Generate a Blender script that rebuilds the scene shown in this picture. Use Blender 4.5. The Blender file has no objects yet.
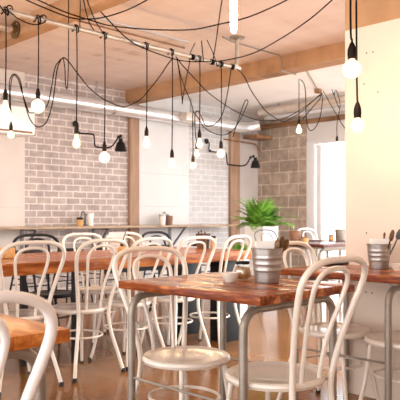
import bpy, bmesh, math, random
from mathutils import Vector, Matrix, Quaternion
random.seed(7)
S = bpy.context.scene
COL = S.collection
PI = math.pi
H = 1.04          # eye height
F = 640.0
HZ = 217.0        # horizon row
R2 = math.sqrt(2)

# ------------------------------------------------------------------ helpers
def P(px, py, d):
    """room point at depth d along the viewing axis (which runs diagonally, x = y)"""
    X = (px - 200.0) / F * d
    return Vector(((d + X) / R2, (d - X) / R2, H + (HZ - py) * d / F))

def at_y(px, y, z=0.0):          # room point on the plane y = const seen in that direction
    r = (px - 200.0) / F
    return Vector((y * (1 + r) / (1 - r), y, z))

def depth(x, y): return (x + y) / R2
def row_z(py, x, y): return H + (HZ - py) * depth(x, y) / F

def tag(o, label=None, cat=None, group=None, kind=None):
    if label: o['label'] = label
    if cat: o['category'] = cat
    if group: o['group'] = group
    if kind: o['kind'] = kind
    return o

def link(name, me, parent=None):
    o = bpy.data.objects.new(name, me)
    COL.objects.link(o)
    if parent: o.parent = parent
    return o

def obj(name, bm, mats, parent=None, loc=None, smooth=40):
    me = bpy.data.meshes.new(name)
    bmesh.ops.recalc_face_normals(bm, faces=bm.faces[:])
    bm.to_mesh(me); bm.free()
    for m in (mats if isinstance(mats, (list, tuple)) else [mats]):
        me.materials.append(m)
    if smooth:
        me.shade_smooth()
        me.set_sharp_from_angle(angle=math.radians(smooth))
    o = link(name, me, parent)
    if loc is not None: o.location = loc
    return o

def thing(name, label, cat, loc=(0, 0, 0), rz=0.0, group=None):
    o = bpy.data.objects.new(name, None)
    COL.objects.link(o)
    o.empty_display_size = .05
    o.location = loc; o.rotation_euler = (0, 0, rz)
    return tag(o, label, cat, group)

def dup(root, loc, rz, label, group=None):
    r = root.copy(); COL.objects.link(r)
    r.location = loc; r.rotation_euler = (0, 0, rz)
    r['label'] = label
    if group: r['group'] = group
    for ch in list(root.children):
        c = ch.copy(); COL.objects.link(c); c.parent = r
        for g in list(ch.children):
            k = g.copy(); COL.objects.link(k); k.parent = c
    return r

def box(bm, x0, x1, y0, y1, z0, z1, bev=0.0, mi=0, rot=None, at=(0, 0, 0)):
    b = bmesh.new()
    bmesh.ops.create_cube(b, size=1)
    for v in b.verts:
        v.co = Vector((x0 + (v.co.x + .5) * (x1 - x0), y0 + (v.co.y + .5) * (y1 - y0), z0 + (v.co.z + .5) * (z1 - z0)))
    if bev: bmesh.ops.bevel(b, geom=b.edges[:], offset=bev, segments=2, affect='EDGES', profile=.6)
    M = Matrix.Translation(at) @ (rot if rot else Matrix.Identity(4))
    merge(bm, b, M, mi)

def merge(bm, b, M=None, mi=0):
    vm = {}
    for v in b.verts: vm[v] = bm.verts.new(M @ v.co if M else v.co)
    for f in b.faces:
        try:
            nf = bm.faces.new([vm[v] for v in f.verts]); nf.material_index = mi
        except ValueError: pass
    b.free()

def smooth_pts(pts, k=6):
    pts = [Vector(p) for p in pts]
    out = []
    n = len(pts)
    for i in range(n - 1):
        p0 = pts[i - 1] if i else pts[0] * 2 - pts[1]
        p1, p2 = pts[i], pts[i + 1]
        p3 = pts[i + 2] if i + 2 < n else pts[-1] * 2 - pts[-2]
        for j in range(k):
            t = j / k
            out.append(.5 * ((2 * p1) + (p2 - p0) * t + (2 * p0 - 5 * p1 + 4 * p2 - p3) * t * t + (3 * p1 - p0 - 3 * p2 + p3) * t ** 3))
    out.append(pts[-1])
    return out

def tube(bm, pts, r, n=8, closed=False, mi=0):
    pts = [Vector(p) for p in pts]
    N = len(pts)
    rad = r if isinstance(r, (list, tuple)) else [r] * N
    tans = []
    for i in range(N):
        a = pts[(i - 1) % N] if (closed or i) else pts[0]
        c = pts[(i + 1) % N] if (closed or i < N - 1) else pts[-1]
        t = (c - a)
        tans.append(t.normalized() if t.length > 1e-9 else Vector((0, 0, 1)))
    up = Vector((0, 0, 1)) if abs(tans[0].z) < .9 else Vector((1, 0, 0))
    nrm = (up - tans[0] * up.dot(tans[0])).normalized()
    rings = []
    for i in range(N):
        if i:
            q = tans[i - 1].rotation_difference(tans[i])
            nrm = q @ nrm
            nrm = (nrm - tans[i] * nrm.dot(tans[i])).normalized()
        bn = tans[i].cross(nrm)
        rings.append([bm.verts.new(pts[i] + (nrm * math.cos(2 * PI * j / n) + bn * math.sin(2 * PI * j / n)) * rad[i]) for j in range(n)])
    for i in range(N if closed else N - 1):
        A, B = rings[i], rings[(i + 1) % N]
        for j in range(n):
            f = bm.faces.new((A[j], A[(j + 1) % n], B[(j + 1) % n], B[j])); f.material_index = mi
    if not closed:
        bm.faces.new(rings[0][::-1]).material_index = mi
        bm.faces.new(rings[-1]).material_index = mi

def lathe(bm, prof, n=24, at=(0, 0, 0), mi=0, M=None):
    b = bmesh.new()
    rings = []
    for (r, z) in prof:
        if r < 1e-6: rings.append([b.verts.new((0, 0, z))])
        else: rings.append([b.verts.new((r * math.cos(2 * PI * j / n), r * math.sin(2 * PI * j / n), z)) for j in range(n)])
    for A, B in zip(rings, rings[1:]):
        for j in range(n):
            if len(A) == 1 and len(B) == 1: continue
            if len(A) == 1: b.faces.new((A[0], B[(j + 1) % n], B[j]))
            elif len(B) == 1: b.faces.new((A[j], A[(j + 1) % n], B[0]))
            else: b.faces.new((A[j], A[(j + 1) % n], B[(j + 1) % n], B[j]))
    merge(bm, b, Matrix.Translation(at) @ (M if M else Matrix.Identity(4)), mi)

def BM(): return bmesh.new()
def LA(prof, n=24, at=(0, 0, 0), M=None):
    b = BM(); lathe(b, prof, n, at, 0, M); return b
def TB(pts, r, n=8, closed=False):
    b = BM(); tube(b, pts, r, n, closed); return b
def BX(*a, **k):
    b = BM(); box(b, *a, **k); return b

# ------------------------------------------------------------------ materials
def new_mat(name):
    m = bpy.data.materials.new(name); m.use_nodes = True
    nt = m.node_tree
    return m, nt, nt.nodes['Principled BSDF']

def node(nt, typ, **kw):
    n = nt.nodes.new(typ)
    for k, v in kw.items(): setattr(n, k, v)
    return n

def coords(nt, scale=(1, 1, 1), rot=(0, 0, 0)):
    tc = node(nt, 'ShaderNodeTexCoord'); mp = node(nt, 'ShaderNodeMapping')
    mp.inputs['Scale'].default_value = scale; mp.inputs['Rotation'].default_value = rot
    nt.links.new(tc.outputs['Object'], mp.inputs['Vector'])
    return mp.outputs['Vector']

def ramp(nt, fac, stops):
    r = node(nt, 'ShaderNodeValToRGB')
    while len(r.color_ramp.elements) < len(stops): r.color_ramp.elements.new(.5)
    for e, (p, c) in zip(r.color_ramp.elements, stops):
        e.position = p; e.color = (*c, 1)
    nt.links.new(fac, r.inputs['Fac'])
    return r.outputs['Color']

def noise(nt, vec, scale, detail=4, rough=.55):
    n = node(nt, 'ShaderNodeTexNoise')
    n.inputs['Scale'].default_value = scale; n.inputs['Detail'].default_value = detail
    n.inputs['Roughness'].default_value = rough
    nt.links.new(vec, n.inputs['Vector'])
    return n.outputs['Fac']

def bump(nt, fac, b, strength=.2, dist=.01):
    n = node(nt, 'ShaderNodeBump')
    n.inputs['Strength'].default_value = strength; n.inputs['Distance'].default_value = dist
    nt.links.new(fac, n.inputs['Height']); nt.links.new(n.outputs['Normal'], b.inputs['Normal'])

def mat_noise(name, c1, c2, scale=8, rough=.5, metal=0.0, sc3=(1, 1, 1), bmp=0.0, detail=4, lo=.35, hi=.65, coat=0.0):
    m, nt, b = new_mat(name)
    v = coords(nt, sc3)
    f = noise(nt, v, scale, detail)
    nt.links.new(ramp(nt, f, [(lo, c1), (hi, c2)]), b.inputs['Base Color'])
    b.inputs['Roughness'].default_value = rough; b.inputs['Metallic'].default_value = metal
    b.inputs['Coat Weight'].default_value = coat
    b.inputs['Coat Roughness'].default_value = .15
    if bmp: bump(nt, f, b, bmp)
    return m

def mat_emit(name, col, strength):
    m, nt, b = new_mat(name)
    b.inputs['Base Color'].default_value = (*col, 1)
    b.inputs['Emission Color'].default_value = (*col, 1)
    b.inputs['Emission Strength'].default_value = strength
    return m

def mat_brick(name, c1, c2, cm, w, h, mortar, rough=.8, offset=.5, wob=.25):
    """courses run along object X, rise along object Z"""
    m, nt, b = new_mat(name)
    tc = node(nt, 'ShaderNodeTexCoord')
    sep = node(nt, 'ShaderNodeSeparateXYZ'); cmb = node(nt, 'ShaderNodeCombineXYZ')
    nt.links.new(tc.outputs['Object'], sep.inputs[0])
    add = node(nt, 'ShaderNodeMath', operation='ADD')
    nt.links.new(sep.outputs['X'], add.inputs[0]); nt.links.new(sep.outputs['Y'], add.inputs[1])
    nt.links.new(add.outputs[0], cmb.inputs['X']); nt.links.new(sep.outputs['Z'], cmb.inputs['Y'])
    br = node(nt, 'ShaderNodeTexBrick'); br.offset = offset
    br.inputs['Scale'].default_value = 1
    br.inputs['Brick Width'].default_value = w; br.inputs['Row Height'].default_value = h
    br.inputs['Mortar Size'].default_value = mortar; br.inputs['Mortar Smooth'].default_value = .25
    br.inputs['Color1'].default_value = (*c1, 1); br.inputs['Color2'].default_value = (*c2, 1)
    br.inputs['Mortar'].default_value = (*cm, 1); br.inputs['Bias'].default_value = 0
    # slightly ragged edges
    nz = node(nt, 'ShaderNodeTexNoise'); nz.inputs['Scale'].default_value = 14
    nt.links.new(tc.outputs['Object'], nz.inputs['Vector'])
    mx = node(nt, 'ShaderNodeMix', data_type='VECTOR'); mx.inputs['Factor'].default_value = .012
    nt.links.new(cmb.outputs[0], mx.inputs[4]); nt.links.new(nz.outputs['Color'], mx.inputs[5])
    nt.links.new(mx.outputs[1], br.inputs['Vector'])
    f = noise(nt, tc.outputs['Object'], 9, 5)
    r = ramp(nt, f, [(.3, (1 - wob,) * 3), (.7, (1 + wob * .3,) * 3)])
    mul = node(nt, 'ShaderNodeMix', data_type='RGBA', blend_type='MULTIPLY'); mul.inputs['Factor'].default_value = 1
    nt.links.new(br.outputs['Color'], mul.inputs[6]); nt.links.new(r, mul.inputs[7])
    nt.links.new(mul.outputs[2], b.inputs['Base Color'])
    b.inputs['Roughness'].default_value = rough
    inv = node(nt, 'ShaderNodeMath', operation='SUBTRACT'); inv.inputs[0].default_value = 1
    nt.links.new(br.outputs['Fac'], inv.inputs[1])
    bump(nt, inv.outputs[0], b, .5, .008)
    return m

def mat_wood(name, dark, mid, light, rough=.3, along='X', scale=1.0, coat=.25):
    m, nt, b = new_mat(name)
    s = {'X': (1.2, 9, 9), 'Y': (9, 1.2, 9), 'Z': (9, 9, 1.2)}[along]
    v = coords(nt, tuple(q * scale for q in s))
    f = noise(nt, v, 2.2, 6, .6)
    f2 = noise(nt, coords(nt, tuple(q * scale * 3 for q in s)), 3.0, 3)
    ad = node(nt, 'ShaderNodeMath', operation='MULTIPLY_ADD'); ad.inputs[1].default_value = .35
    nt.links.new(f2, ad.inputs[0]); nt.links.new(f, ad.inputs[2])
    nt.links.new(ramp(nt, ad.outputs[0], [(.50, dark), (.66, mid), (.86, light)]), b.inputs['Base Color'])
    b.inputs['Roughness'].default_value = rough; b.inputs['Specular IOR Level'].default_value = .16
    b.inputs['Coat Weight'].default_value = coat; b.inputs['Coat Roughness'].default_value = .2
    bump(nt, f2, b, .08, .003)
    return m

M = {}
M['cream'] = mat_noise('chair_paint_warm_lit', (.76, .67, .57), (.80, .72, .62), 5, .25, coat=.3)  # chair paint with the warm bulb light put into its colour
M['white_paint'] = mat_noise('white_paint', (.85, .82, .79), (.89, .86, .83), 5, .25, coat=.3)  # on chairs, the same paint with daylight put into its tone
M['black'] = mat_noise('black_paint', (.004, .004, .004), (.009, .008, .008), 6, .45)
M['black'].node_tree.nodes['Principled BSDF'].inputs['Specular IOR Level'].default_value = .25
M['grey_paint'] = mat_noise('grey_paint', (.10, .10, .11), (.15, .15, .16), 6, .35)
M['rubber'] = mat_noise('black_rubber', (.012, .011, .01), (.025, .022, .02), 20, .7)
M['galv'] = mat_noise('galvanised_steel', (.25, .21, .17), (.34, .29, .235), 7, .40, .45)
M['pipe'] = mat_noise('tan_steel_pipe', (.42, .35, .28), (.54, .46, .38), 7, .38, .4)
M['steel'] = mat_noise('bright_steel', (.36, .33, .30), (.46, .43, .40), 12, .36, .8, (1, 1, 6))
M['duct'] = mat_noise('duct_metal', (.72, .72, .73), (.80, .80, .81), 6, .24, .6)
M['tan_duct'] = mat_noise('tan_duct', (.60, .52, .45), (.70, .62, .55), 6, .3, .5)
M['cable'] = mat_noise('black_cable', (.006, .004, .004), (.012, .008, .007), 30, .8)
M['cable'].node_tree.nodes['Principled BSDF'].inputs['Specular IOR Level'].default_value = .1
M['brass'] = mat_noise('dark_brass', (.10, .055, .02), (.20, .11, .04), 20, .4, .6)
M['socket'] = mat_noise('dark_socket', (.008, .0045, .0025), (.018, .010, .005), 20, .6)
M['socket'].node_tree.nodes['Principled BSDF'].inputs['Specular IOR Level'].default_value = .15
M['bulb'] = mat_emit('lit_filament', (1.0, .72, .44), 480)
def mat_envelope():
    m, nt, b = new_mat('bulb_glass'); nt.nodes.remove(b)
    tr = node(nt, 'ShaderNodeBsdfTransparent'); tr.inputs['Color'].default_value = (1, .93, .80, 1)
    em = node(nt, 'ShaderNodeEmission'); em.inputs['Color'].default_value = (1, .80, .54, 1); em.inputs['Strength'].default_value = 2.6
    mx = node(nt, 'ShaderNodeMixShader'); mx.inputs['Fac'].default_value = .55
    nt.links.new(tr.outputs[0], mx.inputs[1]); nt.links.new(em.outputs[0], mx.inputs[2])
    nt.links.new(mx.outputs[0], nt.nodes['Material Output'].inputs['Surface'])
    return m
M['envelope'] = mat_envelope()
M['dim_bulb'] = mat_emit('lit_filament_dimmer', (1.0, .72, .44), 300)
M['tube_bulb'] = mat_emit('lit_tube_bulb', (1.0, .72, .42), 120)
M['wood_table'] = mat_wood('red_wood', (.07, .010, .002), (.24, .050, .009), (.62, .25, .075), .27, 'Y', coat=.06)
M['wood_orange'] = mat_wood('orange_wood', (.26, .06, .010), (.50, .155, .030), (.74, .32, .09), .3, 'Y', coat=.06)
M['wood_long'] = mat_wood('long_table_wood', (.13, .024, .004), (.30, .075, .014), (.55, .20, .05), .27, 'X', coat=.06)
M['wood_backlit'] = mat_wood('maroon_wood_backlit', (.05, .012, .008), (.10, .025, .015), (.16, .05, .03), .3, 'Y')  # table wood darkened, backlight from the door put into the colour
M['wood_shelf'] = mat_wood('counter_wood', (.22, .14, .08), (.38, .26, .16), (.5, .36, .24), .4, 'X')
M['napkin'] = mat_noise('white_paper', (.80, .76, .70), (.88, .85, .80), 14, .9)
M['glass_jar'] = None
M['amber'] = mat_noise('amber_sugar', (.55, .25, .06), (.72, .40, .14), 40, .6)
M['ceramic'] = mat_noise('cream_ceramic', (.74, .66, .55), (.80, .73, .63), 6, .25, coat=.4)
M['cutlery_wood'] = mat_wood('cutlery_wood', (.05, .022, .010), (.11, .05, .022), (.2, .1, .045), .5, 'Z')
M['terracotta'] = mat_noise('rusty_pot', (.17, .075, .04), (.27, .13, .075), 14, .6)
M['planter'] = mat_noise('white_planter', (.80, .79, .77), (.86, .85, .83), 5, .5)
M['soil'] = mat_noise('soil', (.02, .013, .008), (.05, .03, .02), 40, .95, bmp=.5)
M['leaf'] = mat_noise('fern_leaf', (.02, .11, .008), (.26, .55, .06), 7, .5, lo=.3, hi=.7)
M['plaster'] = mat_noise('plaster_pink_lit', (.60, .51, .455), (.67, .58, .52), 1.6, .85, bmp=.04)  # plaster with the pinkish light on it put into the colour
M['white_wall'] = mat_noise('white_wall', (.64, .625, .62), (.70, .685, .68), 1.6, .85, bmp=.04)
M['grey_wall'] = mat_noise('grey_wall', (.48, .44, .42), (.56, .52, .50), 1.6, .85, bmp=.04)
M['pier'] = mat_noise('pier_timber', (.28, .165, .10), (.40, .25, .165), 3, .7, sc3=(4, 4, .6), bmp=.1)
M['cream_wall'] = mat_noise('cream_wall', (.72, .59, .48), (.76, .63, .52), 1.2, .7, bmp=.03)
M['joint'] = mat_noise('wall_joint', (.5, .44, .40), (.56, .5, .46), 6, .9)
M['brick'] = mat_brick('pink_brick', (.49, .395, .36), (.40, .325, .30), (.72, .63, .57), .222, .086, .009)
M['white_brick'] = mat_brick('white_brick', (.58, .56, .555), (.52, .50, .50), (.70, .69, .68), .222, .086, .008, wob=.1)
M['block'] = mat_brick('concrete_block', (.47, .375, .30), (.35, .28, .225), (.64, .52, .42), .40, .20, .011, wob=.35)
M['door_frame'] = mat_noise('door_frame', (.68, .68, .69), (.74, .74, .75), 3, .4)
M['trim_brown'] = mat_wood('brown_timber', (.17, .085, .04), (.28, .15, .075), (.36, .2, .1), .6, 'Y')

def mat_concrete(name, c0, c1, c2, rough=.85):
    m, nt, b = new_mat(name)
    f = noise(nt, coords(nt, (1, .25, 1)), 2.2, 7, .62)
    f2 = noise(nt, coords(nt, (.35, 3.2, 1)), 2.0, 5, .6)
    ad = node(nt, 'ShaderNodeMath', operation='MULTIPLY_ADD'); ad.inputs[1].default_value = .55
    nt.links.new(f2, ad.inputs[0]); nt.links.new(f, ad.inputs[2])
    nt.links.new(ramp(nt, ad.outputs[0], [(.52, c0), (.68, c1), (.95, c2)]), b.inputs['Base Color'])
    b.inputs['Roughness'].default_value = rough
    bump(nt, f, b, .12, .01)
    return m
M['ceiling'] = mat_concrete('ceiling_concrete', (.44, .31, .24), (.72, .575, .50), (.80, .67, .60))
M['ceiling_white_daylit'] = mat_concrete('ceiling_white_daylit', (.80, .77, .75), (.86, .84, .83), (.90, .89, .88))  # far bay: white slab with door daylight put into the colour
M['beam'] = mat_concrete('beam_concrete', (.22, .105, .048), (.40, .215, .105), (.50, .29, .15))

def mat_floor():
    m, nt, b = new_mat('polished_floor')
    v = coords(nt)
    f = noise(nt, v, 1.3, 6, .6); f2 = noise(nt, v, 45, 2)
    ad = node(nt, 'ShaderNodeMath', operation='MULTIPLY_ADD'); ad.inputs[1].default_value = .25
    nt.links.new(f2, ad.inputs[0]); nt.links.new(f, ad.inputs[2])
    nt.links.new(ramp(nt, ad.outputs[0], [(.4, (.13, .045, .010)), (.65, (.26, .105, .025)), (.9, (.36, .17, .052))]), b.inputs['Base Color'])
    b.inputs['Roughness'].default_value = .15; b.inputs['Specular IOR Level'].default_value = .35
    bump(nt, f, b, .03, .01)
    return m
M['floor'] = mat_floor()
M['paving'] = mat_noise('pale_paving', (.68, .68, .68), (.76, .76, .76), 3, .9)

def mat_glass(name, tint=(1, 1, 1), gl=.08):
    m, nt, b = new_mat(name)
    nt.nodes.remove(b)
    tr = node(nt, 'ShaderNodeBsdfTransparent'); tr.inputs['Color'].default_value = (*tint, 1)
    g = node(nt, 'ShaderNodeBsdfGlossy'); g.inputs['Roughness'].default_value = .02
    mx = node(nt, 'ShaderNodeMixShader'); mx.inputs['Fac'].default_value = gl
    nt.links.new(tr.outputs[0], mx.inputs[1]); nt.links.new(g.outputs[0], mx.inputs[2])
    nt.links.new(mx.outputs[0], nt.nodes['Material Output'].inputs['Surface'])
    return m
M['pane'] = mat_glass('door_glass')
M['glass_jar'] = mat_glass('jar_glass', (.93, .94, .93), .14)

# ------------------------------------------------------------------ the setting
WALL_Y, BACK_X, CEIL = 7.4, 8.87, 2.895
def struct(name, bm, m, parent=None, smooth=30):
    o = obj(name, bm, m, parent, smooth=smooth)
    if not parent: o['kind'] = 'structure'
    return o

struct('floor', BX(-3.0, BACK_X + .2, -3.0, WALL_Y + .2, -.12, 0), M['floor'])
b = BM()
box(b, -3.0, 3.60, -3.0, WALL_Y + .2, CEIL, CEIL + .15, mi=0)
box(b, 3.60, 5.85, 1.9, WALL_Y + .2, CEIL, CEIL + .15, mi=0)
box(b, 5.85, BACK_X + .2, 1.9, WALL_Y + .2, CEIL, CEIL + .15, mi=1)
struct('ceiling', b, [M['ceiling'], M['ceiling_white_daylit']])

# left wall: plaster, brick, white plaster, white brick, grey plaster
b = BM()
secs = [(-3.0, 4.22, 0), (4.22, 5.95, 1), (5.95, 7.15, 2), (7.15, 8.12, 3), (8.12, BACK_X + .2, 4)]
for (x0, x1, mi) in secs: box(b, x0, x1, WALL_Y, WALL_Y + .2, 0, CEIL, mi=mi)
struct('wall_left', b, [M['plaster'], M['brick'], M['white_wall'], M['white_brick'], M['grey_wall']])
# panel joints on the plaster parts
for i, (x0, x1, z0, z1) in enumerate([(2.2, 4.21, 1.155, 1.162), (6.08, 7.14, 1.20, 1.206), (6.08, 7.14, 1.70, 1.706), (8.45, 8.47, .0, 2.4)]):
    struct('trim_%d' % (i + 1), BX(x0, x1, WALL_Y - .003, WALL_Y, z0, z1), M['joint'])
# piers
struct('trim_5', BX(5.90, 6.07, WALL_Y - .06, WALL_Y, 0, CEIL, bev=.004), M['pier'])
struct('trim_6', BX(8.09, 8.32, WALL_Y - .06, WALL_Y, 0, 2.62, bev=.004), M['pier'])
# back wall of concrete blocks with a glazed door opening (y from 2.6 to 6.22), head at 2.28
DY0, DY1, DH = 2.6, 6.22, 2.285
b = BM()
box(b, BACK_X, BACK_X + .2, 6.33, WALL_Y, 0, CEIL, mi=0)
box(b, BACK_X, BACK_X + .2, 2.2, 6.33, DH + .0, CEIL, mi=1)
box(b, BACK_X, BACK_X + .2, 2.2, DY0, 0, DH, mi=1)
box(b, BACK_X, BACK_X + .2, DY1, 6.33, 0, DH, mi=1)
struct('wall_back', b, [M['block'], M['white_wall']])
# door: frame, leaf stiles, pane, handle
d1 = BM()
box(d1, BACK_X - .02, BACK_X + .1, 6.17, 6.33, 0, DH + .02, bev=.006)
box(d1, BACK_X - .02, BACK_X + .1, 2.6, 6.18, DH - .035, DH + .03, bev=.006)
dr = struct('door_1', d1, M['door_frame'])
d2 = BM()
for (y0, y1) in ((6.06, 6.15), (4.33, 4.42), (2.62, 2.70)):
    box(d2, BACK_X + .02, BACK_X + .07, y0, y1, 0, DH - .05, bev=.005)
box(d2, BACK_X + .02, BACK_X + .07, 2.66, 6.1, .0, .12, bev=.005)
struct('door_leaf_frame', d2, M['door_frame'], dr)
struct('glass_pane', BX(BACK_X + .042, BACK_X + .05, 2.66, 6.1, .1, DH - .05), M['pane'], dr)
hp = P(328, 218, 10.3); hq = P(329, 239, 10.3)
struct('door_handle', TB([(BACK_X - .03, hp.y, hp.z), (BACK_X - .03, hq.y, hq.z)], .016, 8), M['steel'], dr)
b = BM(); tube(b, [(BACK_X - .03, hp.y, hp.z - .06), (BACK_X + .03, hp.y, hp.z - .06)], .008); tube(b, [(BACK_X - .03, hq.y, hq.z + .06), (BACK_X + .03, hq.y, hq.z + .06)], .008)
struct('handle_post', b, M['steel'], dr)
# paving outside
o = struct('trim_7', BX(BACK_X + .2, BACK_X + 9, -4, 12, -.14, -.02), M['paving'])

# beams
struct('trim_8', BX(5.85, 6.10, 2.0, WALL_Y, 2.725, CEIL + .01), M['beam'])
struct('trim_9', BX(3.02, 3.16, 2.4, WALL_Y, 2.737, CEIL + .01), M['beam'])
struct('trim_10', BX(BACK_X - .06, BACK_X, 2.2, WALL_Y, 2.60, 2.675, bev=.004), M['trim_brown'])
# big pillar wall on the right: cream painted to 2.13 m, raw concrete above
b = BM()
PX = 3.30
box(b, PX, PX + .3, -3.0, 2.08, 0, 2.145, mi=0)
box(b, PX, PX + .3, -3.0, 2.08, 2.145, CEIL, mi=1)
struct('wall_right', b, [M['cream_wall'], M['beam']])
struct('wall_rear_unseen', BX(-3.0, PX + .3, -3.2, -3.0, 0, CEIL), M['cream_wall'])  # unseen wall, added to limit the light on the foreground
# screws and plug holes in the pillar
for i, (px, py) in enumerate([(366.5, 53), (373, 52), (378, 92), (364, 84), (366.5, 233), (366, 292), (372, 293), (360, 292)]):
    r = (px - 200) / F
    y = PX * (1 - r) / (1 + r)
    b = BM(); lathe(b, [(.0, .0), (.0045, 0), (.004, .003), (0, .004)], 8, M=Matrix.Rotation(-PI / 2, 4, 'Y'))
    o = obj('wall_plug', b, M['rubber'], loc=(PX, y, row_z(py, PX, y)))
    tag(o, 'dark plug hole in the cream wall, ' + ['upper left near globe bulb', 'upper right near globe bulb', 'farthest right between the two bulbs', 'just right of the globe bulb', 'above the steel bucket', 'middle one below the right table', 'right one below the right table', 'left one below the right table'][i], 'wall plug', 'plug holes in the cream wall')

# ------------------------------------------------------------------ services on ceiling and walls
def pipe_thing(name, label, cat, pts, r, m, n=12, group=None):
    return tag(obj(name, TB(pts, r, n), m), label, cat, group)

DZ = 2.565
t = thing('ventilation_duct', 'large silver duct running along the top of the brick wall', 'duct', (0, 7.2, DZ))
obj('duct_tube', TB([(-2, 0, 0), (8.2, 0, 0), (8.4, -.04, .02), (8.5, -.14, .05)], .098, 20), M['duct'], t)
for x in (1.5, 3.55, 5.45, 7.0):
    obj('duct_collar', TB([(x - .02, 0, 0), (x + .02, 0, 0)], .105, 20), M['steel'], t)
for x in (3.55, 5.2, 7.0): obj('hanger_strap', BX(x - .012, x + .012, -.006, .006, .09, CEIL - DZ), M['steel'], t)
t = thing('back_duct', 'silver duct running along the top of the block wall', 'duct', (8.62, 0, 2.76))
obj('duct_tube', TB([(0, 2.5, 0), (0, 7.0, 0)], .065, 18), M['duct'], t)
for y in (3.4, 5.0, 6.5): obj('hanger_strap', BX(-.01, .01, y - .01, y + .01, .06, CEIL - 2.76), M['steel'], t)
t = thing('tan_pipe', 'tan coloured pipe beside the silver duct above the block wall', 'pipe', (8.32, 0, 2.80))
obj('pipe_tube', TB([(0, 2.5, 0), (0, 6.9, 0)], .07, 18), M['tan_duct'], t)
for y in (3.4, 5.0, 6.5): obj('hanger_strap', BX(-.01, .01, y - .01, y + .01, .06, CEIL - 2.80), M['steel'], t)
a = at_y(181, 7.06); c = at_y(195, 7.06)
tag(obj('duct_hatch', BX(a.x, c.x, 6.93, 7.09, 2.50, 2.62, bev=.004), M['tan_duct']), 'small tan access box on the long silver duct', 'duct hatch')
q = [P(224, 138, 10.5), P(240, 139.5, 10.9), P(252, 141, 11.2), P(256, 144, 11.25), P(259, 147, 11.3)]
pipe_thing('copper_pipe', 'thin copper pipe bending into the corner beside the pier', 'pipe', smooth_pts([(at_y(224, 7.33).x, 7.33, 2.35), (8.45, 7.33, 2.34), (8.72, 7.33, 2.33), (8.80, 7.33, 2.25), (8.86, 7.33, 2.20)], 5), .014, M['trim_brown'])
b = BX(8.42, 8.85, 7.05, 7.35, 2.40, 2.46, bev=.004)
tag(obj('timber_rail', b, M['trim_brown']), 'brown timber rail under the ducts in the corner', 'timber rail')

# steel conduit the lamps hang from
PY, PZ = 4.4, 2.576
t = thing('hanging_conduit', 'long galvanised steel pipe hung below the ceiling with cords wrapped on it', 'pipe', (4.94, PY, PZ))
obj('pipe_tube', TB(smooth_pts([(-5.5, 0, 0), (-2, 0, 0), (-.12, 0, 0), (-.035, 0, .02), (0, 0, .08), (0, 0, CEIL - PZ)], 6), .021, 12), M['pipe'], t)
for x in (-.62, -.28, -1.4): obj('coupling', TB([(x, 0, 0), (x + .07, 0, 0)], .027, 12), M['steel'], t)
for px in (192, 212, 221, 232):
    x = at_y(px, PY).x - 4.94
    b = BM(); [tube(b, [(x + dx, .0235 * math.cos(2 * PI * i / 14), .0235 * math.sin(2 * PI * i / 14)) for i in range(14)], .0055, 6, True) for dx in (-.02, -.009, .002, .013)]
    o = obj('cord_wrap', b, M['cable'], t); o['label'] = 'black cord wound round the pipe'
obj('ceiling_flange', LA([(0, 0), (.08, 0), (.08, -.010), (.03, -.02), (.021, -.03), (0, -.03)], 20, (0, 0, CEIL - PZ)), M['galv'], t)
b = BM(); tube(b, [(-3.9, 0, .02), (-3.9, 0, CEIL - PZ)], .006, 6); 
obj('hanger_rod', b, M['galv'], t)
FX = 3.02
fy = at_y(16, 5.4); r = (16 - 200) / F; fy = FX * (1 - r) / (1 + r); fz = row_z(30, FX, fy)
t = thing('flanged_pipe', 'thick brass toned pipe with a round flange bolted to the near ceiling beam', 'pipe', (FX, fy, fz))
obj('pipe_tube', TB([(0, 0, 0), (-2.0, 0, 0)], .034, 14), M['pipe'], t)
b = BM(); lathe(b, [(0, 0), (.085, 0), (.085, .014), (.045, .02), (.042, .05), (0, .05)], 22, M=Matrix.Rotation(-PI / 2, 4, 'Y'))
obj('flange', b, M['brass'], t)
for a in (.8, 2.4, 3.9, 5.5): obj('mount_bolt', TB([(-.012, .065 * math.cos(a), .065 * math.sin(a)), (-.024, .065 * math.cos(a), .065 * math.sin(a))], .009, 6), M['steel'], t)
cz = CEIL - .012
pipe_thing('ceiling_conduit', 'thin grey conduit from the ceiling plate to the far beam face', 'conduit', [(4.80, 4.47, cz), (4.99, 4.52, cz), (5.80, 4.52, cz), (5.838, 4.52, cz - .03), (5.838, 4.52, 2.712), (6.11, 4.52, 2.712), (6.115, 4.52, cz), (6.2, 4.5, cz), (7.72, 5.33, cz)], .008, M['galv'], 8)
tag(obj('cable_trunking', BX(3.2, 4.70, 4.855, 4.885, CEIL - .02, CEIL, bev=.003), M['grey_wall']), 'flat grey trunking strip on the concrete ceiling', 'trunking')
pipe_thing('ceiling_rod', 'thin brown conduit on the concrete ceiling beside the trunking', 'conduit', [(3.2, 5.06, CEIL - .012), (4.82, 5.06, CEIL - .012)], .009, M['trim_brown'], 8)
o = obj('junction_box', BX(-.04, .04, -.04, .04, -.06, .006, bev=.005), M['trim_brown'], loc=(7.77, 5.35, CEIL))
tag(o, 'small tan junction box on the white ceiling near the door', 'junction box')

# air conditioner on the plaster wall
t = thing('air_conditioner', 'white wall air conditioner at the left edge above the plaster', 'air conditioner', (3.78, 7.39, 2.06))
obj('body', BX(-.52, .47, -.21, 0, 0, .36, bev=.05), M['white_paint'], t)
obj('wall_mount', BX(-.4, .35, 0, .012, .05, .3), M['steel'], t)
obj('louver', BX(-.47, .42, -.213, -.10, .028, .052), M['trim_brown'], t)

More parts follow.
